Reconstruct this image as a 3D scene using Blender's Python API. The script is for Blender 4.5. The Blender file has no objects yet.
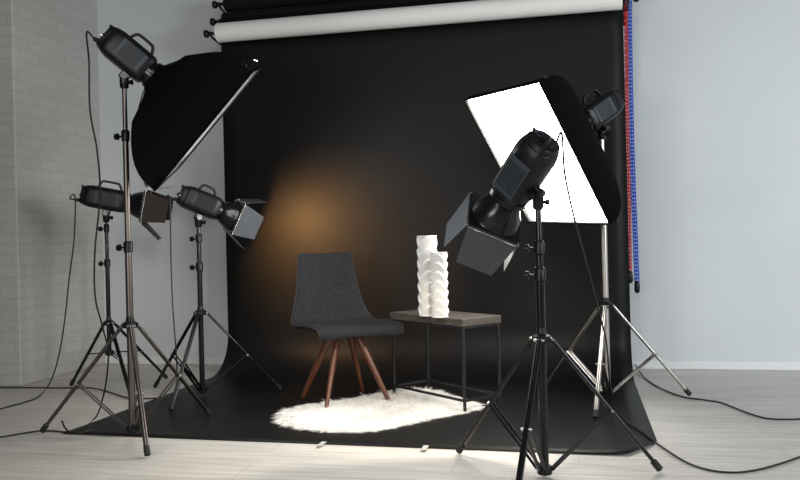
import bpy, math, random
from mathutils import Vector, Matrix
from math import sin, cos, pi, radians, sqrt, atan2
random.seed(7)
S = bpy.context.scene
COL = S.collection

# ------------------------------------------------------------------ camera
CAM_H = 0.9
cam_d = bpy.data.cameras.new('camera'); cam_d.lens = 36.0; cam_d.sensor_width = 36.0
cam = bpy.data.objects.new('camera', cam_d); COL.objects.link(cam)
YAW = radians(12.2); ROLL = radians(1.4)
CR = (Matrix.Rotation(YAW, 3, 'Z') @ Matrix.Rotation(pi/2, 3, 'X') @ Matrix.Rotation(-ROLL, 3, 'Z'))
cam.matrix_world = Matrix.Translation((0, 0, CAM_H)) @ CR.to_4x4()
cam_d.clip_start = 0.05
S.camera = cam

# ------------------------------------------------------------------ world, light, exposure
S.view_settings.view_transform = 'Standard'
S.view_settings.look = 'None'
S.view_settings.gamma = 1.0
S.view_settings.exposure = 0.14
w = bpy.data.worlds.new('studio_world'); S.world = w; w.use_nodes = True
w.node_tree.nodes['Background'].inputs[0].default_value = (0.80, 0.90, 1.0, 1)
w.node_tree.nodes['Background'].inputs[1].default_value = 0.06

def area_light(name, loc, target, sx, sy, power, color):
    d = bpy.data.lights.new(name, 'AREA'); d.shape = 'RECTANGLE'; d.size = sx; d.size_y = sy
    d.energy = power; d.color = color
    o = bpy.data.objects.new(name, d); COL.objects.link(o)
    o.location = loc
    o.rotation_euler = (Vector(target) - Vector(loc)).to_track_quat('-Z', 'Y').to_euler()
    return o
WINDOW_LIGHT = area_light('daylight', (4.2, 1.6, 1.9), (1.4, 5.5, 0.9), 2.2, 1.8, 88, (0.90, 0.96, 1.0))
WINDOW_LIGHT.data.spread = radians(130)
FRONT_LIGHT = area_light('room_light', (-0.3, -1.2, 2.9), (-0.6, 3.2, 0.0), 2.5, 1.2, 65, (1.0, 0.97, 0.92))
LOW_LIGHT = area_light('room_light_low', (-1.6, -0.9, 1.15), (-0.9, 5.2, 0.95), 1.3, 0.7, 38, (1.0, 0.96, 0.92))

KEY_F = 16.0      # right softbox diffuser
KEY_A = 7.0      # left softbox diffuser
WARM_E = 80.0    # left reflector lamp (watts)
LAMP_C = 42.0     # front reflector lamp (watts)

# ------------------------------------------------------------------ materials
def mat(name, col, rough=0.5, metal=0.0, noise=0.0, nscale=20.0, bump=0.0, bscale=200.0, spec=0.5, sheen=0.0, stretch=None, ior=1.5):
    m = bpy.data.materials.new(name); m.use_nodes = True
    nt = m.node_tree; b = nt.nodes['Principled BSDF']
    b.inputs['Base Color'].default_value = (*col, 1)
    b.inputs['Roughness'].default_value = rough
    b.inputs['Metallic'].default_value = metal
    b.inputs['Specular IOR Level'].default_value = spec
    b.inputs['Sheen Weight'].default_value = sheen; b.inputs['IOR'].default_value = ior
    tc = nt.nodes.new('ShaderNodeTexCoord'); mp = nt.nodes.new('ShaderNodeMapping')
    nt.links.new(tc.outputs['Object'], mp.inputs[0])
    if stretch: mp.inputs['Scale'].default_value = stretch
    if noise:
        n = nt.nodes.new('ShaderNodeTexNoise'); n.inputs['Scale'].default_value = nscale; n.inputs['Detail'].default_value = 4
        nt.links.new(mp.outputs[0], n.inputs['Vector'])
        r = nt.nodes.new('ShaderNodeValToRGB')
        r.color_ramp.elements[0].position = 0.3; r.color_ramp.elements[1].position = 0.7
        r.color_ramp.elements[0].color = (*[c*(1-noise) for c in col], 1)
        r.color_ramp.elements[1].color = (*[min(1, c*(1+noise)) for c in col], 1)
        nt.links.new(n.outputs['Fac'], r.inputs[0]); nt.links.new(r.outputs[0], b.inputs['Base Color'])
    if bump:
        n2 = nt.nodes.new('ShaderNodeTexNoise'); n2.inputs['Scale'].default_value = bscale; n2.inputs['Detail'].default_value = 3
        nt.links.new(mp.outputs[0], n2.inputs['Vector'])
        bp = nt.nodes.new('ShaderNodeBump'); bp.inputs['Strength'].default_value = bump; bp.inputs['Distance'].default_value = 0.003
        nt.links.new(n2.outputs['Fac'], bp.inputs['Height']); nt.links.new(bp.outputs[0], b.inputs['Normal'])
    return m

def emit_mat(name, col, strength):
    m = bpy.data.materials.new(name); m.use_nodes = True
    nt = m.node_tree; b = nt.nodes['Principled BSDF']
    b.inputs['Base Color'].default_value = (0.8, 0.8, 0.8, 1)
    b.inputs['Emission Color'].default_value = (*col, 1); b.inputs['Emission Strength'].default_value = strength
    return m

def brick_mat():
    m = bpy.data.materials.new('painted_brick'); m.use_nodes = True
    nt = m.node_tree; b = nt.nodes['Principled BSDF']; L = nt.links.new
    tc = nt.nodes.new('ShaderNodeTexCoord'); sp = nt.nodes.new('ShaderNodeSeparateXYZ'); L(tc.outputs['Object'], sp.inputs[0])
    ad = nt.nodes.new('ShaderNodeMath'); ad.operation = 'ADD'; L(sp.outputs[0], ad.inputs[0]); L(sp.outputs[1], ad.inputs[1])
    cb = nt.nodes.new('ShaderNodeCombineXYZ'); L(ad.outputs[0], cb.inputs[0]); L(sp.outputs[2], cb.inputs[1])
    nz = nt.nodes.new('ShaderNodeTexNoise'); nz.inputs['Scale'].default_value = 2.5; nz.inputs['Detail'].default_value = 3
    L(tc.outputs['Object'], nz.inputs['Vector'])
    br = nt.nodes.new('ShaderNodeTexBrick'); L(cb.outputs[0], br.inputs['Vector'])
    br.inputs['Scale'].default_value = 1.0; br.inputs['Brick Width'].default_value = 0.2; br.inputs['Row Height'].default_value = 0.072
    br.inputs['Mortar Size'].default_value = 0.006; br.inputs['Mortar Smooth'].default_value = 0.6
    br.inputs['Color1'].default_value = (0.50, 0.495, 0.47, 1); br.inputs['Color2'].default_value = (0.465, 0.46, 0.435, 1)
    br.inputs['Mortar'].default_value = (0.43, 0.42, 0.40, 1)
    L(br.outputs['Color'], b.inputs['Base Color'])
    mx = nt.nodes.new('ShaderNodeMath'); mx.operation = 'MULTIPLY_ADD'; mx.inputs[1].default_value = 0.6
    L(nz.outputs['Fac'], mx.inputs[0]); L(br.outputs['Fac'], mx.inputs[2])
    bp = nt.nodes.new('ShaderNodeBump'); bp.inputs['Strength'].default_value = 0.2; bp.inputs['Distance'].default_value = 0.003; bp.invert = True
    L(mx.outputs[0], bp.inputs['Height']); L(bp.outputs[0], b.inputs['Normal'])
    b.inputs['Roughness'].default_value = 0.75
    return m

def floor_mat():
    m = bpy.data.materials.new('whitewashed_planks'); m.use_nodes = True
    nt = m.node_tree; b = nt.nodes['Principled BSDF']; L = nt.links.new
    tc = nt.nodes.new('ShaderNodeTexCoord')
    br = nt.nodes.new('ShaderNodeTexBrick'); L(tc.outputs['Object'], br.inputs['Vector'])
    br.inputs['Scale'].default_value = 1.0; br.inputs['Brick Width'].default_value = 1.3; br.inputs['Row Height'].default_value = 0.19
    br.inputs['Mortar Size'].default_value = 0.0012; br.inputs['Mortar Smooth'].default_value = 0.3; br.offset = 0.37
    br.inputs['Color1'].default_value = (0.66, 0.63, 0.58, 1); br.inputs['Color2'].default_value = (0.60, 0.57, 0.525, 1)
    br.inputs['Mortar'].default_value = (0.38, 0.35, 0.31, 1)
    mp = nt.nodes.new('ShaderNodeMapping'); mp.inputs['Scale'].default_value = (1.6, 26, 1); L(tc.outputs['Object'], mp.inputs[0])
    n = nt.nodes.new('ShaderNodeTexNoise'); n.inputs['Scale'].default_value = 1.5; n.inputs['Detail'].default_value = 6; n.inputs['Distortion'].default_value = 0.6
    L(mp.outputs[0], n.inputs['Vector'])
    r = nt.nodes.new('ShaderNodeValToRGB'); r.color_ramp.elements[0].position = 0.3; r.color_ramp.elements[1].position = 0.72
    r.color_ramp.elements[0].color = (0.66, 0.65, 0.64, 1); r.color_ramp.elements[1].color = (1.08, 1.08, 1.08, 1)
    L(n.outputs['Fac'], r.inputs[0])
    mx = nt.nodes.new('ShaderNodeMix'); mx.data_type = 'RGBA'; mx.blend_type = 'MULTIPLY'; mx.inputs[0].default_value = 0.75
    L(br.outputs['Color'], mx.inputs[6]); L(r.outputs[0], mx.inputs[7]); L(mx.outputs[2], b.inputs['Base Color'])
    b.inputs['Roughness'].default_value = 0.48; b.inputs['Specular IOR Level'].default_value = 0.35
    bp = nt.nodes.new('ShaderNodeBump'); bp.inputs['Strength'].default_value = 0.15; bp.inputs['Distance'].default_value = 0.002
    L(n.outputs['Fac'], bp.inputs['Height']); L(bp.outputs[0], b.inputs['Normal'])
    return m

def wood_mat(name, c1, c2, scale, stretch, rough=0.4):
    m = bpy.data.materials.new(name); m.use_nodes = True
    nt = m.node_tree; b = nt.nodes['Principled BSDF']; L = nt.links.new
    tc = nt.nodes.new('ShaderNodeTexCoord'); mp = nt.nodes.new('ShaderNodeMapping'); mp.inputs['Scale'].default_value = stretch
    L(tc.outputs['Object'], mp.inputs[0])
    n = nt.nodes.new('ShaderNodeTexNoise'); n.inputs['Scale'].default_value = scale; n.inputs['Detail'].default_value = 6; n.inputs['Distortion'].default_value = 1.0
    L(mp.outputs[0], n.inputs['Vector'])
    r = nt.nodes.new('ShaderNodeValToRGB'); r.color_ramp.elements[0].position = 0.35; r.color_ramp.elements[1].position = 0.65
    r.color_ramp.elements[0].color = (*c1, 1); r.color_ramp.elements[1].color = (*c2, 1)
    L(n.outputs['Fac'], r.inputs[0]); L(r.outputs[0], b.inputs['Base Color']); b.inputs['Roughness'].default_value = rough
    return m

M = dict(
    wall=mat('pale_wall_paint', (0.605, 0.635, 0.655), 0.7, noise=0.03, nscale=1.5, bump=0.1, bscale=60),
    brick=brick_mat(), floor=floor_mat(),
    base=mat('white_trim_paint', (0.72, 0.74, 0.74), 0.5),
    paper=mat('black_paper', (0.0085, 0.0082, 0.0080), 0.48, noise=0.06, nscale=3, ior=1.24),
    white_paper=mat('white_paper', (0.88, 0.87, 0.84), 0.6),
    rollblack=mat('black_roll_paper', (0.006, 0.006, 0.006), 0.85, spec=0.2),
    blk=mat('black_painted_metal', (0.006, 0.006, 0.007), 0.22, metal=0.0, spec=0.4),
    blkp=mat('black_plastic', (0.007, 0.0075, 0.009), 0.33, spec=0.28, bump=0.2, bscale=400),
    rubber=mat('black_rubber', (0.01, 0.01, 0.01), 0.7),
    cord=mat('cord_rubber', (0.006, 0.006, 0.006), 0.5),
    slate=mat('slate_grey_panel', (0.040, 0.050, 0.062), 0.4, spec=0.3),
    vent=mat('vent_grille', (0.012, 0.011, 0.010), 0.6, spec=0.2),
    leaf=mat('grey_black_sheet_metal', (0.060, 0.068, 0.078), 0.45, metal=0.3),
    leafb=mat('brown_black_sheet_metal', (0.022, 0.011, 0.007), 0.5, metal=0.2),
    gun=mat('gunmetal_tube', (0.15, 0.13, 0.12), 0.34, metal=1.0),
    chrome=mat('satin_chrome_tube', (0.55, 0.52, 0.48), 0.33, metal=1.0),
    steel=mat('steel_bolt', (0.7, 0.7, 0.68), 0.25, metal=1.0),
    inner=mat('silver_reflector', (0.75, 0.75, 0.72), 0.3, metal=0.9),
    fabric=mat('softbox_cloth', (0.005, 0.005, 0.006), 0.9, ior=1.1),
    diffF=emit_mat('lit_diffuser_right', (1.0, 0.975, 0.93), KEY_F),
    diffA=emit_mat('lit_diffuser_left', (0.93, 0.97, 1.0), KEY_A),
    chair=mat('charcoal_weave', (0.019, 0.019, 0.021), 0.85, noise=0.4, nscale=90, bump=0.6, bscale=500, spec=0.15),
    seam=mat('charcoal_piping', (0.02, 0.02, 0.022), 0.8),
    walnut=wood_mat('walnut', (0.085, 0.028, 0.013), (0.15, 0.052, 0.024), 12, (8, 8, 1.2), 0.35),
    darkw=wood_mat('weathered_dark_wood', (0.030, 0.025, 0.021), (0.085, 0.073, 0.060), 7, (2, 22, 22), 0.5),
    iron=mat('black_iron_tube', (0.008, 0.008, 0.008), 0.5),
    ceramic=mat('white_ceramic', (0.60, 0.585, 0.555), 0.45),
    fur=mat('cream_fur', (0.94, 0.92, 0.875), 0.9, noise=0.06, nscale=4, sheen=0.3),
    blue=mat('blue_plastic', (0.04, 0.12, 0.62), 0.4),
    red=mat('red_plastic', (0.50, 0.03, 0.035), 0.4),
    teal=mat('dark_teal_plastic', (0.02, 0.05, 0.055), 0.4),
    tape=mat('clear_tape', (0.55, 0.55, 0.53), 0.2),
)

# ------------------------------------------------------------------ mesh helpers
class MB:
    def __init__(s): s.v = []; s.f = []
    def add(s, vs, fs, T=None):
        o = len(s.v)
        s.v += [tuple(T @ Vector(p)) if T is not None else tuple(p) for p in vs]
        s.f += [tuple(i+o for i in f) for f in fs]
        return s
    def box(s, lo, hi, T=None):
        (x0, y0, z0), (x1, y1, z1) = lo, hi
        return s.add([(x0,y0,z0),(x1,y0,z0),(x1,y1,z0),(x0,y1,z0),(x0,y0,z1),(x1,y0,z1),(x1,y1,z1),(x0,y1,z1)],
            [(3,2,1,0),(4,5,6,7),(0,1,5,4),(1,2,6,5),(2,3,7,6),(3,0,4,7)], T)
    def tube(s, pts, r, n=10, caps=True, flat=1.0, T=None):
        pts = [Vector(p) for p in pts]; N = len(pts)
        rs = r if isinstance(r, (list, tuple)) else [r]*N
        t0 = (pts[1]-pts[0]).normalized()
        up = Vector((0,0,1)) if abs(t0.z) < .9 else Vector((0,1,0))
        a = t0.cross(up).normalized(); vs = []; fs = []
        for i in range(N):
            t = (pts[min(i+1,N-1)]-pts[max(i-1,0)]).normalized()
            a = (a - t*a.dot(t)).normalized(); b = t.cross(a)
            for k in range(n):
                q = 2*pi*k/n
                vs.append(pts[i] + a*cos(q)*rs[i] + b*sin(q)*rs[i]*flat)
        for i in range(N-1):
            for k in range(n):
                k2 = (k+1) % n
                fs.append((i*n+k, i*n+k2, (i+1)*n+k2, (i+1)*n+k))
        if caps:
            fs.append(tuple(range(n))[::-1]); fs.append(tuple((N-1)*n+k for k in range(n)))
        return s.add(vs, fs, T)
    def lathe(s, prof, n=32, axis='Z', T=None, close=False):
        vs = []; fs = []; N = len(prof)
        for (r, h) in prof:
            for k in range(n):
                q = 2*pi*k/n
                vs.append((r*cos(q), r*sin(q), h) if axis == 'Z' else (h, r*cos(q), r*sin(q)))
        R = N if close else N-1
        for i in range(R):
            j = (i+1) % N
            for k in range(n):
                k2 = (k+1) % n
                fs.append((i*n+k, i*n+k2, j*n+k2, j*n+k))
        if not close:
            if prof[0][0] > 1e-6: fs.append(tuple(range(n))[::-1])
            if prof[-1][0] > 1e-6: fs.append(tuple((N-1)*n+k for k in range(n)))
        return s.add(vs, fs, T)
    def torus(s, R, r, n=12, m=6, sx=1.0, T=None):
        vs = []; fs = []
        for i in range(n):
            q = 2*pi*i/n
            for k in range(m):
                p = 2*pi*k/m
                vs.append(((R+r*cos(p))*cos(q)*sx, (R+r*cos(p))*sin(q), r*sin(p)))
        for i in range(n):
            for k in range(m):
                fs.append((i*m+k, ((i+1)%n)*m+k, ((i+1)%n)*m+(k+1)%m, i*m+(k+1)%m))
        return s.add(vs, fs, T)
    def build(s, name, material, parent=None, smooth=True, bevel=0, seg=2, subsurf=0, solid=0, mats=None, matoff=0, loc=None):
        me = bpy.data.meshes.new(name)
        me.from_pydata([tuple(p) for p in s.v], [], s.f)
        import bmesh
        bm = bmesh.new(); bm.from_mesh(me); bmesh.ops.recalc_face_normals(bm, faces=bm.faces); bm.to_mesh(me); bm.free()
        for mm in (mats or [material]): me.materials.append(mm)
        if smooth:
            for p in me.polygons: p.use_smooth = True
            try: me.set_sharp_from_angle(angle=radians(40))
            except Exception: pass
        o = bpy.data.objects.new(name, me); COL.objects.link(o)
        if parent is not None: o.parent = parent
        if loc is not None: o.location = loc
        if solid:
            md = o.modifiers.new('thickness', 'SOLIDIFY'); md.thickness = abs(solid); md.offset = -1 if solid > 0 else 1; md.material_offset = matoff
        if bevel:
            md = o.modifiers.new('bevel', 'BEVEL'); md.width = bevel; md.segments = seg; md.limit_method = 'ANGLE'; md.angle_limit = radians(35)
        if subsurf:
            md = o.modifiers.new('smooth', 'SUBSURF'); md.levels = subsurf; md.render_levels = subsurf
        return o

def spline(pts, k=8):
    P = [Vector(p) for p in pts]; P = [P[0]*2-P[1]] + P + [P[-1]*2-P[-2]]
    out = []
    for i in range(1, len(P)-2):
        for j in range(k):
            t = j/k; a, b, c, d = P[i-1:i+3]
            out.append(0.5*((2*b)+(c-a)*t+(2*a-5*b+4*c-d)*t*t+(3*b-a-3*c+d)*t**3))
    out.append(P[-2]); return out

def tag(o, label, cat, group=None):
    o['label'] = label; o['category'] = cat
    if group: o['group'] = group
    return o
def thing(name, label, cat, loc=(0,0,0), rot=None, group=None):
    o = bpy.data.objects.new(name, None); COL.objects.link(o); o.empty_display_size = 0.1
    o.location = loc
    if rot is not None: o.rotation_euler = rot
    return tag(o, label, cat, group)
def struct(o): o['kind'] = 'structure'; return o

# ------------------------------------------------------------------ the room
WX, WY = -3.56, 5.57     # inner corner of left and back walls
struct(MB().box((-6, -3.0, -0.1), (5.2, WY+0.15, 0)).build('floor', M['floor'], smooth=False))
struct(MB().box((WX-0.15, WY, 0), (5.2, WY+0.15, 3.3)).build('wall_back', M['wall'], smooth=False))
lw = MB().box((-6, 4.6, 0), (WX, WY+0.15, 3.3))
struct(lw.build('wall_left', M['brick'], smooth=False, bevel=0.008))
struct(MB().box((WX, WY-0.014, 0), (5.2, WY, 0.055)).build('baseboard_back', M['base'], smooth=False, bevel=0.004))

# ------------------------------------------------------------------ background paper and rolls
def paper_backdrop():
    prof = []
    Yh = 5.285; R = 0.28
    for i in range(9): prof.append((Yh, 2.50 - (2.50-R)*i/8))
    for i in range(1, 13):
        q = pi/2*i/12; prof.append((Yh - R + R*cos(q), R - R*sin(q) + 0.0))
    for y in (4.6, 4.4, 4.2, 4.0, 3.8, 3.62): prof.append((y, 0))
    vs = []; fs = []; n = 30
    rows = len(prof) + 3
    def row(i):
        if i < len(prof):
            y, z = prof[i]; f = min(1, max(0, (Yh-y)/1.7))
            return y, z, -2.405-0.03*f, 0.345-0.01*f, 0
        k = i-len(prof); t = (k+1)/3
        return 3.60-0.24*t, 0, -2.437, 0.335-0.14*t**1.3, 0.07*t
    for i in range(rows):
        y, z, x0, x1, slant = row(i)
        for k in range(n+1):
            u = k/n; x = x0+(x1-x0)*u
            zz = 0.0012
            if i >= len(prof)-1: zz += 0.004*(0.5+0.5*sin(u*9+1))*(i-len(prof)+2)/4
            if i < 9: yy = y + 0.006*sin(u*7)*(1 if 0 < i else 0)*(i/8)*(1-i/8)*4
            else: yy = y
            if u > .93 and i >= rows-3: zz += 0.010*(u-.93)/.07
            vs.append((x, yy + slant*(1-u), z+zz))
    for i in range(rows-1):
        for k in range(n):
            a = i*(n+1)+k; fs.append((a, a+1, a+n+2, a+n+1))
    o = MB().add(vs, fs).build('backdrop', M['paper'], solid=0.0012)
    tag(o, 'black seamless paper backdrop hanging from its roll and sweeping across the floor', 'backdrop')
paper_backdrop()

ROLLZ = [(5.195, 2.375), (5.345, 2.500), (5.345, 2.622)]
def paper_roll(y, z, r, m, label, x0, x1):
    t = thing('paper_roll', label, 'paper roll', ((x0+x1)/2, y, z), group='paper rolls on the wall holder')
    h = (x1-x0)/2
    MB().lathe([(0.028, -h), (r, -h), (r, h), (0.028, h), (0.028, -h)], 32, 'X').build('roll', m, t, bevel=0.0015)
    for s_ in (-1, 1):
        prof = [(0.0, -0.02), (0.0275, -0.02), (0.0275, 0.0), (0.030, 0.012), (0.018, 0.022), (0.010, 0.035), (0.010, 0.062),
                (0.020, 0.072), (0.028, 0.082), (0.026, 0.100), (0.0, 0.106)]
        MB().lathe([(a, s_*(h+b)) for a, b in prof], 20, 'X').build('expander_knob', M['blkp'], t)
    return t
paper_roll(*ROLLZ[0], 0.066, M['white_paper'], 'white background paper roll, the lowest and frontmost of the rolls', -2.385, 0.335)
paper_roll(*ROLLZ[1], 0.054, M['rollblack'], 'black paper roll the backdrop hangs from, directly behind the white roll', -2.405, 0.345)
paper_roll(*ROLLZ[2], 0.062, M['rollblack'], 'black paper roll at the top edge, above the other rolls', -2.385, 0.335)
for xx, side in ((-2.428, 'left'), (0.372, 'right')):
    b = thing('roll_bracket', 'black wall bracket with hooks carrying the %s ends of the paper rolls' % side, 'bracket', (xx, WY, 2.30), group='wall brackets holding the rolls')
    MB().box((-0.012, -0.012, 0), (0.012, 0, 0.52)).build('wall_plate', M['blkp'], b, bevel=0.002)
    for (y, z) in ROLLZ:
        dz = z-2.30; y0 = y-WY
        pts = [(0, -0.006, dz-0.055), (0, y0*0.5, dz-0.05), (0, y0, dz-0.030), (0, y0-0.022, dz-0.015), (0, y0-0.030, dz+0.008)]
        MB().tube(spline(pts, 5), 0.008, 8).build('hook_arm', M['blkp'], b)

# ------------------------------------------------------------------ hanging chains
def chain(label, pts, m, pitch, R, r, weightm, wl=0.07, twin=0.0):
    P = spline(pts, 12)
    t = thing('pull_chain', label, 'chain', tuple(pts[0]), group='plastic pull chains of the paper rolls')
    o = Vector(pts[0]); mb = MB()
    L = [0]
    for i in range(len(P)-1): L.append(L[-1]+(P[i+1]-P[i]).length)
    def at(s):
        for i in range(len(P)-1):
            if L[i+1] >= s:
                return P[i].lerp(P[i+1], (s-L[i])/(L[i+1]-L[i])), (P[i+1]-P[i]).normalized()
        return P[-1], (P[-1]-P[-2]).normalized()
    k = 0; s_ = 0
    while s_ < L[-1]:
        for off in ((-twin, twin) if twin else (0,)):
            p, d = at(s_)
            q = d.to_track_quat('X', 'Z').to_matrix().to_4x4()
            T = Matrix.Translation(p-o+Vector((off, 0, 0))) @ q @ Matrix.Rotation(pi/4+(k % 2)*pi/2, 4, 'X')
            mb.torus(R, r, 10, 5, 1.5, T)
        s_ += pitch; k += 1
    mb.build('links', m, t)
    e = P[-1]-o
    MB().lathe([(0.0, 0.01), (0.010, 0.006), (0.017, -0.012), (0.018, -wl+0.012), (0.010, -wl), (0, -wl-0.004)], 16).build('weight', weightm, t, loc=e)
    return t

# ------------------------------------------------------------------ light stands
def light_stand(label, c, top, zk, zc, feet_ang, Rf, m, rt, knobs, joints=0.55, foot_r=None, bw=0.0065):
    t = thing('light_stand', label, 'light stand', (c[0], c[1], 0), group='tripod light stands')
    flr = 0.004
    # telescopic sections
    zs = [zc-0.015] + knobs + [top]
    for i in range(len(zs)-1):
        r = rt*(1-0.16*i)
        MB().tube([(0,0,zs[i]), (0,0,zs[i+1]+(0.0 if i == len(zs)-2 else 0.02))], r, 16).build('pole_section', m, t)
    for i, z in enumerate(knobs):
        r = rt*(1-0.16*i)
        MB().lathe([(r, z-0.028), (r+0.005, z-0.024), (r+0.006, z+0.018), (r+0.001, z+0.026)], 18).build('clamp_collar', M['blkp'], t)
        kn = MB().tube([(-r, 0, z-0.004), (-r-0.022, 0, z-0.004)], 0.005, 8)
        a = radians(20)
        kn.tube([(-r-0.02, 0, z-0.004), (-r-0.026, 0, z-0.004), (-r-0.040, 0, z-0.004)], [0.007, 0.017, 0.015], 10)
        kn.build('clamp_knob', M['blkp'], t)
    MB().lathe([(rt, zk-0.012), (rt+0.018, zk-0.012), (rt+0.020, zk+0.012), (rt+0.004, zk+0.02), (rt, zk+0.045)], 20).build('upper_collar', M['blkp'], t, bevel=0.002)
    MB().lathe([(rt*0.9, zc-0.02), (rt+0.012, zc-0.014), (rt+0.012, zc+0.014), (rt, zc+0.02)], 20).build('lower_collar', M['blkp'], t, bevel=0.002)
    for i, q in enumerate(feet_ang):
        d = Vector((cos(q), sin(q), 0)); n = Vector((-sin(q), cos(q), 0))
        a = d*(rt+0.022) + Vector((0,0,zk)); fr = Rf if foot_r is None else foot_r[i]
        b = d*fr + Vector((0,0,flr+0.014))
        j = a.lerp(b, joints)
        mb = MB()
        for s_ in (-1, 1): mb.tube([a+n*0.0045*s_, b+n*0.0045*s_], 0.0075, 10)
        lg = mb.build('leg', m, t)
        u = (b-a).normalized()
        MB().tube([b-u*0.035, b+u*0.004], [0.0135, 0.0135], 12).build('rubber_foot', M['rubber'], lg)
        MB().tube([a-n*0.020, a+n*0.020], 0.006, 8).build('hinge_bolt', M['steel'], lg)
        c0 = d*(rt+0.010) + Vector((0,0,zc))
        br = MB()
        for s_ in (-1, 1): br.tube([c0+n*0.012*s_, j+n*0.012*s_], bw, 8, flat=0.5)
        bo = br.build('brace', m, t)
        MB().tube([j-n*0.019, j+n*0.019], 0.006, 8).build('brace_bolt', M['steel'], bo)
    return t

# ------------------------------------------------------------------ heads
def beam_matrix(X, roll=0.0):
    X = Vector(X).normalized(); Y = Vector((0,0,1)).cross(X).normalized(); Z = X.cross(Y)
    Y2 = Y*cos(roll)+Z*sin(roll); Z2 = -Y*sin(roll)+Z*cos(roll)
    return Matrix((X, Y2, Z2)).transposed()

def cam_dir(r, u, f):
    R = Vector((cos(YAW), sin(YAW), 0)); F = Vector((-sin(YAW), cos(YAW), 0))
    return (R*r+Vector((0,0,1))*u+F*f).normalized()

def superloop(hw, hh, e=4.0, n=32):
    out = []
    for k in range(n):
        q = 2*pi*k/n; c, s_ = cos(q), sin(q)
        out.append((math.copysign(abs(c)**(2/e), c)*hw, math.copysign(abs(s_)**(2/e), s_)*hh))
    return out

def flash_head(label, hc, X, ln=0.30, hw=0.062, hh=0.074, side='slate', roll=0.0, px=0.0, e=4.0, handle=True):
    Rm = beam_matrix(X, roll)
    t = thing('studio_light', label, 'studio light', tuple(hc), Rm.to_euler(), group='studio flash heads')
    b = -ln/2; f = ln/2
    # main housing
    sec = [(b, .80), (b+.006, .90), (b+.03, .97), (b+.045, 1.0), (f-.03, 1.0), (f-.01, .97), (f, .90)]
    vs = []; fs = []; n = 32
    for (x, k) in sec:
        vs += [(x, y, z) for y, z in superloop(hw*k, hh*k, e)]
    for i in range(len(sec)-1):
        for k in range(n): fs.append((i*n+k, i*n+(k+1)%n, (i+1)*n+(k+1)%n, (i+1)*n+k))
    fs += [tuple(range(n)), tuple((len(sec)-1)*n+k for k in range(n))]
    MB().add(vs, fs).build('housing', M['blkp'], t)
    # side vents with slots
    for s_ in (-1, 1):
        y0, y1 = sorted((s_*(hw-0.004), s_*(hw+0.004)))
        vp = MB().box((b+0.065, y0, -hh*0.62), (f-0.03, y1, hh*0.62)).build('side_panel', M[side], t, smooth=False, bevel=0.003)
        y0, y1 = sorted((s_*(hw+0.003), s_*(hw+0.0055)))
        g = MB()
        for k in range(9):
            z = -hh*0.5+hh*k/8
            g.box((b+0.085, y0, z-0.0018), (f-0.05, y1, z+0.0018))
        g.build('vent_slats', M['vent'], vp, smooth=False)
    # rear cap with controls
    rc = MB().add([(b-0.018, y, z) for y, z in superloop(hw*.78, hh*.78, e)]+[(b+0.002, y, z) for y, z in superloop(hw*.86, hh*.86, e)],
        [(k, (k+1)%32, 32+(k+1)%32, 32+k) for k in range(32)]+[tuple(range(32)), tuple(range(32, 64))]).build('control_panel', M['blkp'], t, bevel=0.002)
    MB().torus(0.015, 0.0022, 20, 6, 1, Matrix.Translation((b-0.019, -0.012, 0.032)) @ Matrix.Rotation(pi/2, 4, 'Y')).build('socket_ring', M['slate'], rc)
    MB().lathe([(0.010, b-0.018), (0.0095, b-0.034), (0, b-0.035)], 16, 'X', Matrix.Translation((0, 0.018, 0.0))).build('control_knob', M['blkp'], rc)
    MB().lathe([(0.007, b-0.018), (0.0065, b-0.030), (0, b-0.031)], 16, 'X', Matrix.Translation((0, -0.022, -0.008))).build('control_knob', M['steel'], rc)
    MB().tube([(b-0.015, 0.0, hh*.62), (b-0.028, 0, hh*.8)], 0.008, 10).build('sync_button', M['blkp'], rc)
    MB().tube([(b-0.016, 0, -hh*.5), (b-0.045, 0, -hh*.5-0.004)], [0.013, 0.010], 12).build('cord_plug', M['rubber'], rc)
    # carrying handle
    hp = [(b+0.07, 0, hh-0.006), (b+0.085, 0, hh+0.030), (b+0.105, 0, hh+0.038), (f-0.075, 0, hh+0.038), (f-0.055, 0, hh+0.030), (f-0.035, 0, hh-0.006)]
    if handle: MB().tube(spline(hp, 5), 0.0075, 10, flat=1.4).build('handle', M['blkp'], t)
    # front ring
    MB().lathe([(0.045, f-0.004), (hw*.98, f-0.002), (hw*1.0, f+0.018), (0.045, f+0.018), (0.045, f-0.004)], 32, 'X').build('mount_ring', M['blk'], t)
    # bracket under the housing
    bk = MB().box((px-0.024, -0.013, -hh-0.034), (px+0.024, 0.013, -hh+0.006)).build('tilt_bracket', M['blk'], t, smooth=False, bevel=0.006)
    pl = Vector((px, 0, -hh-0.018))
    MB().tube([pl+Vector((0, -0.030, 0)), pl+Vector((0, 0.030, 0))], 0.016, 14).build('tilt_joint', M['blk'], bk)
    MB().tube([pl+Vector((0, 0.030, 0)), pl+Vector((0, 0.055, 0))], [0.008, 0.014], 10).build('tilt_lever', M['blkp'], bk)
    pv = Vector(hc) + Rm @ pl
    # clamp hanging straight down from the tilt joint onto the stand
    T = Matrix.Translation(pl) @ Rm.inverted().to_4x4()
    MB().lathe([(0.012, 0.012), (0.021, 0.006), (0.021, -0.050), (0.015, -0.058), (0, -0.058)], 16, 'Z', T).build('stand_clamp', M['blk'], t)
    MB().tube([(0.018, 0, -0.03), (0.042, 0, -0.03)], [0.006, 0.013], 10, T=T).build('clamp_screw', M['blkp'], t)
    return t, pv, Rm, f+0.018

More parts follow.
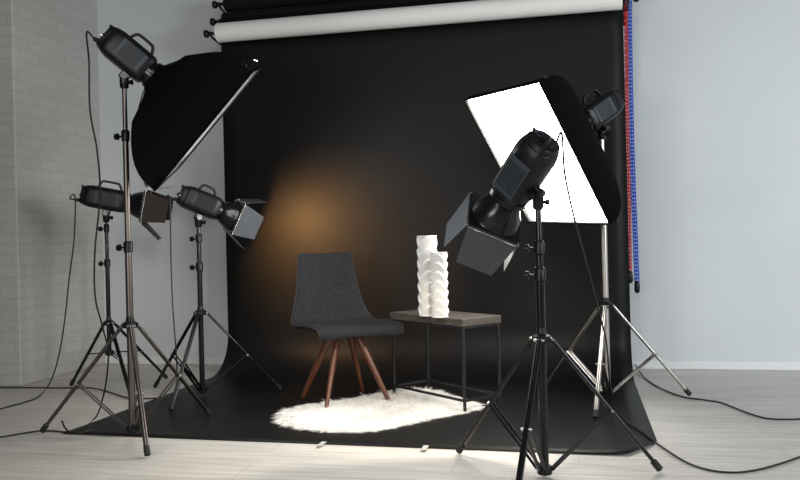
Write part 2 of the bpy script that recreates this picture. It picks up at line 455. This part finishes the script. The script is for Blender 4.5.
def reflector(t, f, m_leaf, opens, rb=0.088, rot=0.0, colors=None, dish=0.105, L=0.150):
    # dish opening along +X, then a square frame with four hinged leaves
    pr = [(0.046, f-0.002), (0.054, f+0.006), (0.066, f+0.02), (0.078, f+0.045), (rb-0.003, f+0.075), (rb, f+dish), (rb+0.003, f+dish+0.004),
          (rb-0.001, f+dish+0.002), (rb-0.006, f+0.078), (0.074, f+0.048), (0.062, f+0.024), (0.048, f+0.012), (0.040, f+0.002)]
    MB().lathe(pr, 40, 'X', close=True).build('reflector_dish', M['blk'], t)
    MB().lathe([(0.0, f+0.060), (0.012, f+0.058), (0.020, f+0.045), (0.020, f+0.012), (0.0, f+0.010)], 16, 'X').build('flash_tube_cover', M['inner'], t)
    T = Matrix.Rotation(rot, 4, 'X')
    x0 = f+dish; h = rb+0.010
    fr = MB(); n = 40; vs = []; fs = []
    for x in (x0+0.004, x0+0.014):
        for k in range(n):
            q = 2*pi*(k+.5)/n; c, s_ = cos(q), sin(q); mm = max(abs(c), abs(s_))
            vs.append((x, h*c/mm, h*s_/mm)); vs.append((x, (rb-0.004)*c, (rb-0.004)*s_))
    for k in range(n):
        k2 = (k+1) % n; a, b, c, d = 2*k, 2*k+1, 2*k2, 2*k2+1; o = 2*n
        fs += [(a, b, d, c), (a+o, c+o, d+o, b+o), (a, c, c+o, a+o), (b, b+o, d+o, d)]
    fo = fr.add(vs, fs, T).build('barn_door_frame', M['blk'], t, smooth=False)
    for i in range(4):
        th = opens[i]
        wa = h*0.94; wb = h*0.70
        Ti = T @ Matrix.Rotation(i*pi/2, 4, 'X') @ Matrix.Translation((x0+0.016, 0, h)) @ Matrix.Rotation(-th, 4, 'Y')
        lf = MB()
        lo = [(0.004, -wa, 0), (0.004, wa, 0), (L, wb, 0), (L, -wb, 0)]
        lf.add([(x, y, -0.001) for x, y, z in lo]+[(x, y, 0.001) for x, y, z in lo],
               [(0,1,2,3),(7,6,5,4),(0,4,5,1),(1,5,6,2),(2,6,7,3),(3,7,4,0)], Ti)
        o = lf.build('barn_door_leaf', colors[i] if colors else m_leaf, fo, smooth=False)
        hg = MB()
        for y in (-h*.6, h*.6): hg.tube([(0, y-0.012, 0), (0, y+0.012, 0)], 0.004, 8, T=Ti)
        hg.tube([(0, -h*.95, 0), (0, h*.95, 0)], 0.002, 6, T=Ti)
        hg.build('hinge', M['steel'], fo)

def lamp(name, loc, X, power, col, angle, size=0.02, blend=0.35):
    d = bpy.data.lights.new(name, 'SPOT'); d.energy = power; d.color = col; d.spot_size = angle; d.spot_blend = blend; d.shadow_soft_size = size
    o = bpy.data.objects.new(name, d); COL.objects.link(o); o.location = loc
    o.rotation_euler = Vector(X).to_track_quat('-Z', 'Y').to_euler()
    return o

def softbox(label, center, az, el, roll, w_, h_, depth, diff, ex=0.80):
    X = Vector((cos(el)*cos(az), cos(el)*sin(az), sin(el)))
    Rm = beam_matrix(X, roll)
    t = thing('softbox', label, 'softbox', tuple(Vector(center)-X*depth), Rm.to_euler(), group='square softboxes')
    r0 = 0.066; N = 12; Ms = 6
    vs = []; fs = []
    def prof(u): return sin(u*pi/2)**ex if u > 0 else 0
    lip = 0.035
    for i in range(N+1):
        u = i/N; k = prof(u); x = u*(depth-lip)
        a = r0+(w_/2-r0)*k; b = r0+(h_/2-r0)*k; ring = []
        cs = [(1,1),(-1,1),(-1,-1),(1,-1)]
        for c in range(4):
            (ya, za), (yb, zb) = cs[c], cs[(c+1)%4]
            for m_ in range(Ms):
                f = m_/Ms; y = (ya+(yb-ya)*f)*a; z = (za+(zb-za)*f)*b
                sag = 1-0.05*sin(pi*f)*sin(pi*u)
                rr = sqrt(y*y+z*z); mix = max(0, 1-u*4)   # round at the ring
                if mix > 0 and rr > 0: y = y*(1-mix)+y/rr*r0*mix; z = z*(1-mix)+z/rr*r0*mix
                ring.append((x, y*sag, z*sag))
        vs += ring
    vs += [(depth, y, z) for (x, y, z) in ring]
    n = 4*Ms
    for i in range(N+1):
        for k in range(n): fs.append((i*n+k, i*n+(k+1)%n, (i+1)*n+(k+1)%n, (i+1)*n+k))
    MB().add(vs, fs).build('shell', None, t, solid=0.003, mats=[M['fabric'], M['inner']], matoff=1)
    # piping around the rim
    rim = [Vector((depth, sy*w_/2, sz*h_/2)) for sy, sz in ((1,1),(-1,1),(-1,-1),(1,-1),(1,1))]
    mb = MB()
    for i in range(4): mb.tube([rim[i], rim[i+1]], 0.005, 8)
    mb.build('rim_piping', M['fabric'], t)
    x = depth-lip; a = w_/2-0.006; b = h_/2-0.006
    # diffuser, slightly bowed like stretched cloth
    vs = []; fs = []; g = 8
    for i in range(g+1):
        for j in range(g+1):
            y = -a+2*a*i/g; z = -b+2*b*j/g
            vs.append((x+0.012*sin(pi*i/g)*sin(pi*j/g)+0.010, y, z))
    for i in range(g):
        for j in range(g): q = i*(g+1)+j; fs.append((q, q+g+1, q+g+2, q+1))
    MB().add(vs, fs).build('diffuser', diff, t)
    # rods and corner tips
    for sy, sz in ((1,1),(-1,1),(-1,-1),(1,-1)):
        pts = []
        for i in range(N+1):
            u = i/N; k = prof(u)
            y = r0*0.7+(w_/2-r0*0.7)*k; z = r0*0.7+(h_/2-r0*0.7)*k
            if u < .2: y = max(0.04, y-0.01)
            pts.append((u*(depth-lip-0.01)+0.004, sy*(y-0.014), sz*(z-0.014)))
        MB().tube(pts, 0.003, 6).build('rod', M['steel'], t)
        MB().tube([(depth-lip-0.02, sy*(w_/2-0.002), sz*(h_/2-0.002)), (depth-lip, sy*(w_/2+0.006), sz*(h_/2+0.006))], 0.006, 8).build('rod_tip', M['steel'] if (sy, sz) == (1, 1) and w_ == h_ else M['blkp'], t)
    MB().lathe([(0.050, -0.006), (0.070, -0.006), (0.070, 0.018), (0.050, 0.018), (0.050, -0.006)], 32, 'X').build('speed_ring', M['blk'], t)
    return t, X

# ---- left softbox light and its stand
az, el, ro = 0.525, -0.693, 0.325
XA = Vector((cos(el)*cos(az), cos(el)*sin(az), sin(el)))
cA = Vector((-1.722, 3.658, 1.494)); dA = 0.36
softbox('black softbox at upper left, seen from behind, lit face turned down to the chair', cA, az, el, ro, 0.70, 0.70, dA, M['diffA'])
hA = cA - XA*(dA+0.006+0.018+0.1175)
_, pvA, _, _ = flash_head('grey sided flash head behind the upper left softbox, highest light at left', hA, XA, ln=0.235, px=0.05)
light_stand('tall gunmetal tripod stand at front left, carrying the upper left softbox', (pvA.x, pvA.y), pvA.z-0.058, 0.525, 0.035,
    [radians(184), radians(-52), radians(66)], 0.465, M['gun'], 0.0165, [0.90, 1.43])

# ---- right softbox light and its stand
az, el, ro = -2.508, -0.563, -0.053
XF = Vector((cos(el)*cos(az), cos(el)*sin(az), sin(el)))
cF = Vector((-0.193, 4.241, 1.306)); dF = 0.38
softbox('glowing white softbox at right, lit square face tilted towards the side table', cF, az, el, ro, 0.70, 0.80, dF, M['diffF'], 1.0)
hF = cF - XF*(dF+0.006+0.018+0.115)
_, pvF, _, _ = flash_head('dark flash head behind the glowing right softbox, beside the hanging chains', hF, XF, ln=0.23, px=0.05)
light_stand('silver chrome tripod stand at right under the glowing softbox', (pvF.x, pvF.y), pvF.z-0.058, 0.515, 0.045,
    [radians(14), radians(-99), radians(140)], 0.45, M['chrome'], 0.016, [1.02], foot_r=[0.45, 0.52, 0.45], bw=0.010)

# ---- left standing reflector lamp
XE = cam_dir(0.80, -0.38, 0.46)
hE = Vector((-2.165, 4.41, 1.152))
tE, pvE, RE, fE = flash_head('black flash head with grey barn doors aimed at the backdrop, left of the chair', hE, XE, ln=0.215, hh=0.070, px=0.02, side='vent')
reflector(tE, fE, M['leaf'], [0.42, 0.38, 0.42, 0.80], rb=0.094, rot=radians(12), dish=0.085, L=0.13)
light_stand('black tripod stand on the left edge of the backdrop, carrying a barn door light', (pvE.x, pvE.y), pvE.z-0.058, 0.495, 0.04,
    [radians(155), radians(-85), radians(24)], 0.46, M['blk'], 0.0155, [0.77, 0.94])
lamp('lamp_glow', hE+XE*(fE+0.072), XE*0.8+Vector((0.1, 0.9, -0.05)), WARM_E, (1.0, 0.50, 0.17), radians(100), blend=0.9)

# ---- far left lamp
XD = cam_dir(0.95, -0.20, 0.16)
hD = Vector((-2.875, 4.54, 1.205))
tD, pvD, RD, fD = flash_head('black flash head with brown tinted barn doors by the brick wall at far left', hD, XD, ln=0.25, hh=0.070, px=0.02, side='blkp')
reflector(tD, fD, M['leafb'], [0.35, 0.10, 0.65, 0.10], rb=0.092, dish=0.09, rot=radians(6), colors=[M['leafb'], M['leafb'], M['leaf'], M['leafb']])
light_stand('black tripod stand at far left by the brick wall, behind the gunmetal stand', (pvD.x, pvD.y), pvD.z-0.058, 0.42, 0.235,
    [radians(168), radians(63), radians(-42)], 0.40, M['blk'], 0.0135, [0.80, 1.02], joints=0.5, foot_r=[0.33, 0.41, 0.42])

# ---- front lamp
XC = cam_dir(-0.40, -0.68, 0.62)
hC = Vector((-0.168, 3.03, 1.152))
tC, pvC, RC, fC = flash_head('large black flash head with barn doors in the foreground, in front of the glowing softbox', hC, XC, ln=0.25, hw=0.078, hh=0.078, roll=radians(-18), px=0.04, e=2.6, handle=False)
reflector(tC, fC, M['leaf'], [0.14, 0.14, 0.14, 0.14], rb=0.100, L=0.165, rot=radians(50), colors=[M['leaf'], M['leaf'], M['leaf'], M['leaf']])
light_stand('black tripod stand nearest the camera, in front of the glowing softbox', (pvC.x, pvC.y), pvC.z-0.058, 0.517, 0.03,
    [radians(143), radians(15), radians(-100)], 0.46, M['blk'], 0.0165, [0.76, 0.86], foot_r=[0.45, 0.435, 0.46], bw=0.008)
lamp('lamp_glow', hC+XC*(fC+0.072), XC, LAMP_C, (1.0, 0.87, 0.72), radians(115))

# ------------------------------------------------------------------ chair
def chair():
    ang = atan2(-0.80, 0.59)
    t = thing('chair', 'charcoal upholstered chair with splayed walnut legs standing on the white fur rug', 'chair', (-1.275, 4.335, 0), (0, 0, ang))
    P = [(.262,.395,.225), (.268,.412,.240), (.225,.424,.250), (.10,.424,.256), (-.04,.414,.258), (-.15,.412,.256), (-.215,.440,.244),
         (-.250,.500,.222), (-.275,.60,.195), (-.295,.71,.178), (-.312,.80,.168), (-.318,.832,.160)]
    sp = spline([(a, b, c) for a, b, c in P], 4); N = len(sp); W = 14
    top = []; bot = []
    th = 0.044
    for i, p in enumerate(sp):
        d = (sp[min(i+1, N-1)]-sp[max(i-1, 0)]); tx, tz = d.x, d.y; l = sqrt(tx*tx+tz*tz); tx /= l; tz /= l
        nx, nz = tz, -tx          # surface normal, up or forward
        if nz < 0 and nx < 0: nx, nz = -nx, -nz
        e = min(i, N-1-i); round_ = min(1, 0.35+e*0.3)
        for k in range(W+1):
            v = -1+2*k/W; cup = 0.022*(abs(v)**2.2)
            edge = (1-abs(v)**6)
            # rounded plan corners
            y = p.z*v
            x = p.x+nx*cup; z = p.y+nz*cup
            hth = th/2*(0.35+0.65*edge)*round_
            top.append(Vector((x+nx*hth, y, z+nz*hth))); bot.append(Vector((x-nx*hth, y, z-nz*hth)))
    n = W+1; fs = []; o = len(top)
    for i in range(N-1):
        for k in range(W):
            a = i*n+k; fs.append((a, a+1, a+n+1, a+n)); fs.append((o+a, o+a+n, o+a+n+1, o+a+1))
        for k in (0, W):
            a = i*n+k; fs.append((a, a+n, o+a+n, o+a))
    for k in range(W):
        fs.append((k, o+k, o+k+1, k+1)); a = (N-1)*n+k; fs.append((a, a+1, o+a+1, o+a))
    # split: seat and backrest share the one upholstered shell
    cut = next(i for i, p in enumerate(sp) if p.y > .45 and p.x < -.1)
    def sub(i0, i1, name, shrink=None):
        vs = []; f2 = []; R = i1-i0+1
        for i in range(i0, i1+1): vs += top[i*n:(i+1)*n]
        off = R*n
        for i in range(i0, i1+1): vs += bot[i*n:(i+1)*n]
        for i in range(R-1):
            for k in range(W):
                a = i*n+k; f2 += [(a, a+1, a+n+1, a+n), (off+a, off+a+n, off+a+n+1, off+a+1)]
            for k in (0, W): a = i*n+k; f2.append((a, a+n, off+a+n, off+a))
        for i in (0, R-1):
            for k in range(W): a = i*n+k; f2.append((a, a+1, off+a+1, off+a))
        if shrink:      # the lower rows of the backrest tuck inside the seat pad
            for i, k_ in ((0, shrink), (1, shrink+0.12)):
                for k in range(n):
                    a, b = vs[i*n+k], vs[off+i*n+k]; c = (a+b)/2
                    c = Vector((c.x, c.y*(0.5+k_/2), c.z))
                    vs[i*n+k] = c+(a-b)/2*k_; vs[off+i*n+k] = c+(b-a)/2*k_
        return MB().add(vs, f2).build(name, M['chair'], t, subsurf=1)
    sub(0, cut, 'seat'); sub(cut-2, N-1, 'backrest', 0.80)
    # piping seams along both edges of the shell
    for kk in (0, W):
        MB().tube([Vector(top[i*n+kk]).lerp(Vector(bot[i*n+kk]), .5) for i in range(1, N-1)], 0.0035, 6).build('seam', M['seam'], t)
    MB().box((-0.085, -0.085, 0.372), (0.085, 0.085, 0.402)).build('leg_block', M['walnut'], t, smooth=False, bevel=0.006)
    for (sx, sy) in ((1, 1), (1, -1), (-1, 1), (-1, -1)):
        a = Vector((sx*0.055, sy*0.055, 0.385)); z0 = 0.006
        b = Vector((sx*0.205, sy*0.185, z0))
        d = (b-a).normalized(); q = d.to_track_quat('Z', 'X').to_matrix().to_4x4()
        L = (b-a).length; vs = []
        for zz, r in ((0, .021), (L*.35, .019), (L*.98, .0115), (L, .0105)):
            for k in range(12):
                g = 2*pi*k/12; vs.append((r*1.15*cos(g), r*sin(g)*.9, zz))
        fs2 = [(i*12+k, i*12+(k+1)%12, (i+1)*12+(k+1)%12, (i+1)*12+k) for i in range(3) for k in range(12)]+[tuple(range(12)), tuple(range(36, 48))]
        MB().add(vs, fs2, Matrix.Translation(a) @ q).build('leg', M['walnut'], t)
    return t
chair()

# ------------------------------------------------------------------ side table
TN = Vector((-0.565, 4.085, 0)); TL = Vector((-1.045, 4.500, 0))
ta = (TL-TN).normalized(); tb = Vector((-ta.y*-1, ta.x*-1, 0)); tb = Vector((ta.y, -ta.x, 0))
tW = (TL-TN).length; tD_ = 0.275
def side_table():
    c = TN + ta*tW/2 + tb*tD_/2
    rot = atan2(ta.y, ta.x)
    t = thing('side_table', 'small side table with weathered dark wood top on a thin black metal frame', 'table', (c.x, c.y, 0), (0, 0, rot))
    hx, hy = tW/2, tD_/2
    MB().box((-hx, -hy, 0.445), (hx, hy, 0.485)).build('tabletop', M['darkw'], t, smooth=False, bevel=0.003)
    k = 0.0065
    for sx in (-1, 1):
        for sy in (-1, 1):
            x, y = sx*(hx-0.012), sy*(hy-0.012)
            MB().box((x-k, y-k, 0.004), (x+k, y+k, 0.436)).build('leg', M['iron'], t, smooth=False, bevel=0.001)
    fr = MB()
    for s_ in (-1, 1):
        fr.box((-hx+0.006, s_*(hy-0.012)-k, 0.434), (hx-0.006, s_*(hy-0.012)+k, 0.446))
        fr.box((s_*(hx-0.012)-k, -hy+0.006, 0.434), (s_*(hx-0.012)+k, hy-0.006, 0.446))
    fr.build('top_frame', M['iron'], t, smooth=False)
    for s_ in (-1, 1):
        MB().box((-hx+0.018, s_*(hy-0.012)-k, 0.055), (hx-0.018, s_*(hy-0.012)+k, 0.067)).build('lower_rail', M['iron'], t, smooth=False)
        MB().box((s_*(hx-0.012)-k, -hy+0.018, 0.055), (s_*(hx-0.012)+k, hy-0.018, 0.067)).build('lower_rail', M['iron'], t, smooth=False)
    return t
side_table()

def vase(label, x, y, z, R, H, tiers, ph):
    n = 64; rows = tiers*10; vs = []; fs = []
    for i in range(rows+1):
        hz = i/rows
        for k in range(n):
            q = 2*pi*k/n
            wv = 0.75*(1-abs(sin(1.5*q+ph)))**0.8         # pointed scallops
            f = (hz*tiers + wv) % 1.0
            r = R*(0.84+0.22*(f**1.2)*min(1, (1-f)*7))
            if hz > 0.985 or hz < 0.01: r = R*0.97
            vs.append((r*cos(q), r*sin(q), hz*H))
    for i in range(6):
        rr = [R*0.90, R*0.86, R*0.85, R*0.85, R*.85, 0.001][i]; zz = [H, H-0.004, H*.7, H*.3, 0.012, 0.010][i]
        for k in range(n): q = 2*pi*k/n; vs.append((rr*cos(q), rr*sin(q), zz))
    T = rows+1+6
    for i in range(T-1):
        for k in range(n): fs.append((i*n+k, i*n+(k+1)%n, (i+1)*n+(k+1)%n, (i+1)*n+k))
    fs.append(tuple(range(n)))
    o = MB().add(vs, fs).build('vase', M['ceramic'], loc=(x, y, z))
    tag(o, label, 'vase', 'white relief vases on the side table')
vase('taller white vase of stacked scallop relief, behind the short one on the side table', -0.778, 4.29, 0.4855, 0.056, 0.435, 7, 0.3)
vase('shorter white vase of stacked scallop relief, in front of the tall one', -0.701, 4.205, 0.4855, 0.047, 0.345, 7, 0.9)

# ------------------------------------------------------------------ fur rug
def rug():
    out = [(-1.535,3.90),(-1.46,3.74),(-1.33,3.64),(-1.16,3.59),(-1.02,3.60),(-.90,3.66),(-.80,3.78),(-.70,3.93),(-.58,4.05),(-.48,4.19),(-.50,4.29),
           (-.60,4.42),(-.70,4.55),(-.80,4.68),(-.93,4.74),(-1.05,4.68),(-1.14,4.54),(-1.24,4.40),(-1.36,4.26),(-1.47,4.16),(-1.54,4.04)]
    out = [(p.x, p.y) for p in spline([(a, b, 0) for a, b in out+[out[0]]], 5)][:-1]
    cx, cy = -1.03, 4.13
    from mathutils.geometry import intersect_point_tri_2d
    n = len(out); mb = MB(); vs = []; fs = []; rings = 8
    def hgt(k): return 0.003+0.011*sqrt(max(0, 1-k**4))
    for i in range(rings, 0, -1):
        k = i/rings
        for (x, y) in out: vs.append((cx+(x-cx)*k*.94, cy+(y-cy)*k*.94, hgt(k)))
    vs.append((cx, cy, hgt(0)))
    for i in range(rings-1):
        for k in range(n): fs.append((i*n+k, i*n+(k+1)%n, (i+1)*n+(k+1)%n, (i+1)*n+k))
    for k in range(n): fs.append(((rings-1)*n+k, (rings-1)*n+(k+1)%n, rings*n))
    mb.add(vs, fs)
    rnd = random.Random(3)
    def tuft(x, y, z, dx, dy, dz, L, wd):
        d = Vector((dx, dy, dz)).normalized(); s_ = d.cross(Vector((rnd.gauss(0,.5), rnd.gauss(0,.5), 1))).normalized()*wd
        p = Vector((x, y, z)); m_ = p+d*L*.55; e = p+d*L+Vector((0,0,-L*.22)); e.z = max(e.z, 0.004)
        mb.add([p-s_, p+s_, m_+s_*.8, m_-s_*.8, e], [(0,1,2,3), (3,2,4)])
    for q in range(48000):
        k = sqrt(rnd.random()); i = rnd.random()*n; a = out[int(i)]; b = out[(int(i)+1) % n]; f = i-int(i)
        ox, oy = a[0]+(b[0]-a[0])*f-cx, a[1]+(b[1]-a[1])*f-cy
        x, y = cx+ox*k*.93, cy+oy*k*.93
        l = sqrt(ox*ox+oy*oy); w_ = 0.3+k*0.7
        cl = 0.5*sin(x*38+2*sin(y*21))+0.5*sin(y*33+1.7*sin(x*19))
        dx, dy = ox/l*w_+0.3*cl+rnd.gauss(0,.3), oy/l*w_+0.3*cl*cos(x*20)+rnd.gauss(0,.3)
        up = 0.30*(1-k*.7)+rnd.random()*.25
        tuft(x, y, hgt(k)-0.004, dx, dy, up, (0.020+rnd.random()*0.020)*(1+0.7*max(0, k-.8)/.2*(.5+.5*sin(i*1.9)+rnd.random()*.6)), 0.0008+rnd.random()*.0007)
    o = mb.build('fur_rug', M['fur'])
    tag(o, 'fluffy white sheepskin rug lying on the black backdrop under the chair and table', 'rug')
rug()

# ------------------------------------------------------------------ pixel-derived ground points (world metres) used by cords
def ray(px, py):
    return CR @ Vector(((px-400)/800, (240-py)/800, -1))
def gp(px, py, z=0.006):
    d = ray(px, py); k = (z-CAM_H)/d.z; return Vector((d.x*k, d.y*k, z))
def dp(px, py, depth):
    d = ray(px, py); return Vector((d.x*depth, d.y*depth, CAM_H+d.z*depth))

def cord(label, pts, r=0.0042):
    P = spline(pts, 8)
    o = Vector(P[-1]); o.z = 0
    t = MB().tube([p-o for p in P], r, 8).build('power_cord', M['cord'], loc=o)
    tag(t, label, 'cord', 'black power cords of the lights')
def plug_of(hc, Rm_X, ln, hh=0.074, roll=0.0):
    Rm = beam_matrix(Rm_X, roll)
    return Vector(hc)+Rm @ Vector((-ln/2-0.045, 0, -hh*.5-0.004)), Vector(hc)+Rm @ Vector((-ln/2-0.085, 0, -hh*.5-0.004))

a, b = plug_of(hA, XA, 0.235)
cord('black cord hanging from the highest left light down across the brick wall to the floor',
     [a, b, dp(89,62,3.70), dp(90,110,3.72), dp(97,150,3.74), dp(100,195,3.78), dp(95,250,3.82), dp(95,295,3.86), dp(102,325,3.95), dp(108,350,4.02), dp(107,375,4.10), dp(103,397,4.16), gp(96,417), gp(80,430), gp(67,432), gp(40,431), gp(0,437), gp(-30,440)])
a, b = plug_of(hD, XD, 0.25, 0.070)
cord('black cord looping from the far left light down beside the brick wall',
     [a, b, dp(75,197,4.86), dp(74,240,4.88), dp(69,280,4.90), dp(66,310,4.93), dp(61,345,4.98), dp(55,370,5.06), gp(48,386), gp(38,397), gp(22,403), gp(0,409), gp(-30,420)])
a, b = plug_of(hE, XE, 0.215, 0.070)
cord('black cord dropping from the left barn door light and trailing left over the floor',
     [a, b, dp(170,202,4.66), dp(171,260,4.62), dp(173,310,4.56), dp(176,350,4.52), dp(177,378,4.6), gp(175,396), gp(160,398), gp(130,398), gp(112,393), gp(92,388), gp(60,388), gp(25,387.5), gp(0,387.5), gp(-30,388)])
a, b = plug_of(hC, XC, 0.25, 0.078, radians(-18))
cord('thin black cord falling from the foreground light in front of the glowing softbox',
     [a, b, dp(565,175,2.98), dp(576,225,3.15), dp(588,270,3.40), dp(597,305,3.65), dp(606,340,3.90), dp(609,372,4.0), gp(612,402), gp(625,420), gp(645,434), gp(662,447), gp(690,464), gp(722,472), gp(757,470), gp(800,457), gp(840,440)])
a, b = plug_of(hF, XF, 0.23)
cord('black cord coming from behind the backdrop edge over the floor to the right',
     [Vector((0.28, 5.50, 0.42)), dp(629.5,349,5.36), dp(635,364,5.36), gp(645,378), gp(662,389), gp(684,397), gp(705,400), gp(722,403), gp(745,412), gp(768,418.5), gp(800,419), gp(850,416)])

cord('short cord end curling up at the left front corner of the backdrop', [gp(92,430,.012), gp(80,433,.008), gp(70,432,.010), gp(64.5,427,.022), gp(62,421,.045)], 0.0045)

# ------------------------------------------------------------------ chains at the right end of the rolls
def cp(px, py, Y):
    d = ray(px, py); k = Y/d.y; return Vector((d.x*k, Y, CAM_H+d.z*k))
chain('blue plastic chain loop, rightmost of the hanging chains, reaching lowest', [cp(629,-14,5.36), cp(630,60,5.36), cp(632,150,5.36), cp(635,230,5.36), cp(637,282,5.36)], M['blue'], 0.024, 0.0105, 0.0036, M['blkp'], twin=0.007)
chain('red plastic chain loop hanging between the blue chain and the backdrop', [cp(625.5,-14,5.30), cp(626.5,60,5.30), cp(627.5,140,5.30), cp(629,200,5.30), cp(630,272,5.30)], M['red'], 0.022, 0.0085, 0.0030, M['blkp'], twin=0.0045)
chain('dark teal chain at the edge of the backdrop, left of the red chain', [cp(622,-14,5.42), cp(622.5,60,5.42), cp(623.5,100,5.42), cp(624.5,160,5.42), cp(626,236,5.42)], M['teal'], 0.022, 0.0075, 0.0028, M['blkp'], wl=0.05)

# ------------------------------------------------------------------ tape on the front edge of the paper
for (px, py), lb in (((322, 446), 'small clear tape strip on the front paper edge, below the rug'), ((425, 450), 'small clear tape strip on the front paper edge, below the table')):
    p = gp(px, py, 0.0)
    o = MB().box((-0.012, -0.04, 0), (0.012, 0.035, 0.0006)).build('tape_strip', M['tape'], smooth=False, loc=(p.x, p.y, 0.0105))
    tag(o, lb, 'tape', 'tape strips on the paper edge')
